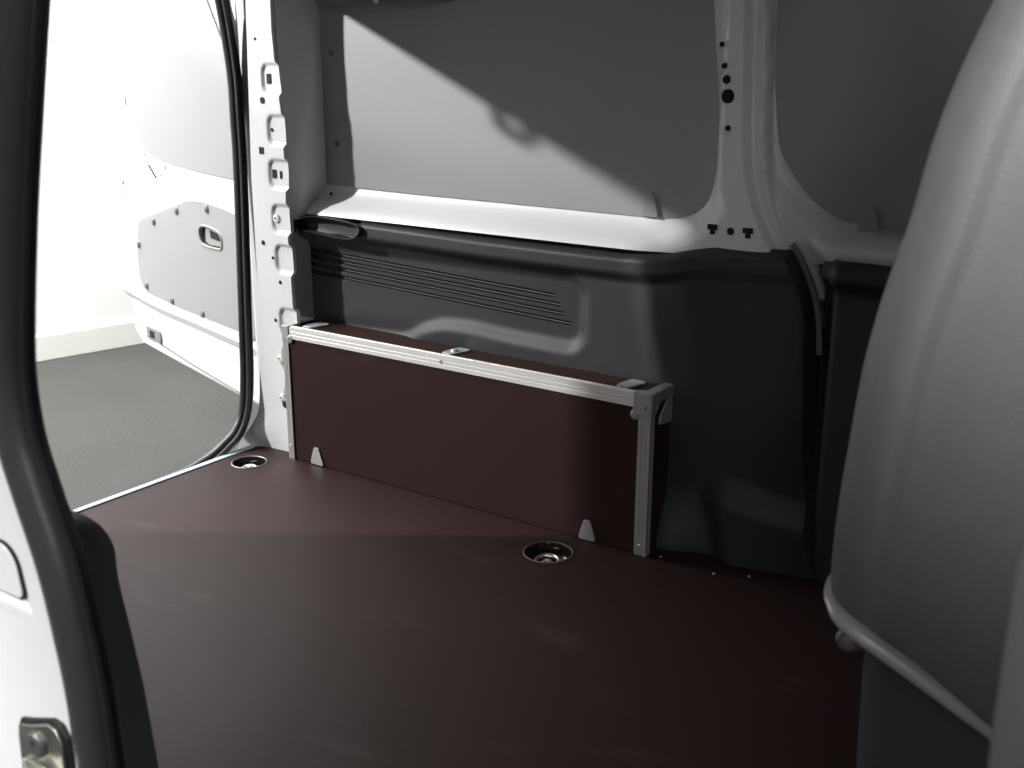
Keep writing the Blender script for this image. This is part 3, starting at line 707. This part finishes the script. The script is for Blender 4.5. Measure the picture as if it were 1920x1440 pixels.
P = [V((-.0034, y, z)) for y, z in [(.038, .252), (.036, .238), (.082, .232), (.082, .290), (.062, .276)]]
prism('bracket', rounded(P, .14), (.0034, 0, 0), zinc, wb_, bw=.001, label='side bracket under the corner cap')
P = [V((x, y, Hh+.0020)) for x, y in [(-.900, .050), (-.870, .058), (-.862, .074), (-.885, .078), (-.905, .074)]]
prism('bracket', rounded(P, .14), (0, 0, .002), zinc, wb_, bw=.0008)

# ================================================================== front seat
seat = thing('front_seat', 'large dark grey front seat backrest close by on the right', 'seat', (.82, -.75, -.02))
SX = [(.36, .652), (.384, .650), (.47, .636), (.484, .634), (.493, .630), (.508, .6275), (.523, .6255), (.542, .6255), (.585, .627), (.618, .630), (.644, .632), (.669, .6335), (.701, .639), (.731, .6445), (.758, .6535), (.79, .658), (.824, .6645), (.856, .6745), (.887, .686), (.95, .715), (1.02, .765), (1.07, .83)]
def seat_low(x): return pw(x, [(.620, .5225), (.632, .5175), (.647, .514), (.665, .5095), (.693, .4975), (.745, .4735), (.80, .447), (1.0, .36)])
def ring(z, x0, yf, yb, depth, r1, n=10, m=18):
    pts = []
    x1 = x0+depth
    # rear near corner is a broad round; go around: from far rear to near rear to near front
    for i in range(n+1):
        a = math.pi/2*i/n; pts.append((x0+r1-r1*math.cos(a), yb-r1+r1*math.sin(a)) if False else (x0+r1*(1-math.sin(math.pi/2-a)), yb-r1*(1-math.sin(a))) )
    return pts
def seat_section(z):
    x0 = pws(z, .03, SX); r = .050; yn = -.985; yf = -.52; x1 = x0+.30+.0*z
    rear_r = .085
    P = []
    N_ = 16
    for i in range(N_+1):     # far rear corner: from (x1,yf) side to rear face
        a = math.pi/2*i/N_; P.append((x0+rear_r*(1-math.sin(a)), yf-rear_r*(1-math.cos(a))))
    # rear face to near corner: a soft roll (small) + crease
    for i in range(N_+1):
        a = math.pi/2*i/N_; P.append((x0+.042*(1-math.cos(a)), yn+.050*(1-math.sin(a))))
    # crease between rear roll and side face
    for t in rng(0, 1, .05)[1:]:
        x = lerp(x0+.042, x1-.04, t*t*.6+t*.4); u = x-x0
        P.append((x, yn+.0022*math.exp(-((u-.050)/.016)**2)-.016*ss(.05, .16, u)+.014*ss(.20, .26, u)))
    for i in range(N_+1):
        a = math.pi/2*i/N_; P.append((x1-.04+.04*math.sin(a), yn+.04*(1-math.cos(a))))
    P.append((x1, yf-.05))
    return P
zs_ = rng(.0, 1, 1/44); vs = []; fs = []
base = seat_section(.5); n = len(base)
for t in zs_:
    for j in range(n):
        # lower rim follows the slanting bottom line
        zb = seat_low(seat_section(.5)[j][0]); z = lerp(zb, 1.07, t); q = seat_section(z)[j]; vs.append((q[0], q[1], z))
for k in range(len(zs_)-1):
    for j in range(n): fs.append((k*n+j, k*n+(j+1) % n, (k+1)*n+(j+1) % n, (k+1)*n+j))
fs.append(tuple(range(n))); fs.append(tuple((len(zs_)-1)*n+j for j in range(n)))
mk('backrest', vs, fs, seatm, seat, smooth=60)
# pale lower shell edge under the backrest
pth = []
pr_ = seat_section(.49)
pts = catmull([(.628, -.925, .520), (.6270, -.942, .5185), (.631, -.960, .5165), (.638, -.973, .5155), (.647, -.984, .514), (.665, -.9905, .5095), (.693, -.991, .4975), (.719, -.991, .4855), (.745, -.991, .4735), (.80, -.991, .447), (.88, -.991, .412)], 5)
vs = []; fs = []
for i, p in enumerate(pts):
    t = (pts[min(i+1, len(pts)-1)]-pts[max(0, i-1)]).normalized(); s = V((t.y, -t.x, 0)).normalized()
    w = .0065*ss(3, 24, i)
    for a, b in ((.0, .002), (.0022, .000), (.0034, -.4*w), (.0030, -.9*w), (.000, -1.35*w), (-.006, -1.5*w), (-.006, .002)):
        vs.append(p+s*a+V((0, 0, b)))
n = 7
for i in range(len(pts)-1):
    for j in range(n): fs.append((i*n+j, i*n+(j+1) % n, (i+1)*n+(j+1) % n, (i+1)*n+j))
mk('shell_edge', vs, fs, piping, seat, smooth=60, label='pale glossy edge under the backrest')
# base under the backrest
vs = []; fs = []
Z = rng(-.02, .50, .04)
for z in Z:
    x0 = pw(z, [(-.02, .655), (.36, .645), (.45, .642), (.50, .642)])
    sec = [(x0+.02, -.55), (x0, -.60), (x0, -.90), (x0+.012, -.945), (x0+.04, -.965), (x0+.10, -.972), (x0+.34, -.972), (x0+.34, -.55)]
    for x, y in sec: vs.append((x, y, min(z, seat_low(x)-.012)))
n = 8
for k in range(len(Z)-1):
    for j in range(n): fs.append((k*n+j, k*n+(j+1) % n, (k+1)*n+(j+1) % n, (k+1)*n+j))
mk('seat_base', vs, fs, seatd, seat, smooth=60)
lathe('recline_knob', (.645, -.95, .4815), (-1, -.4, 0), [(.006, -.01), (.0085, -.002), (.0085, .003), (.006, .007), (.003, .009), (0, .0095)], mat('knob_grey', (.07, .07, .07), .35), seat, n=18)
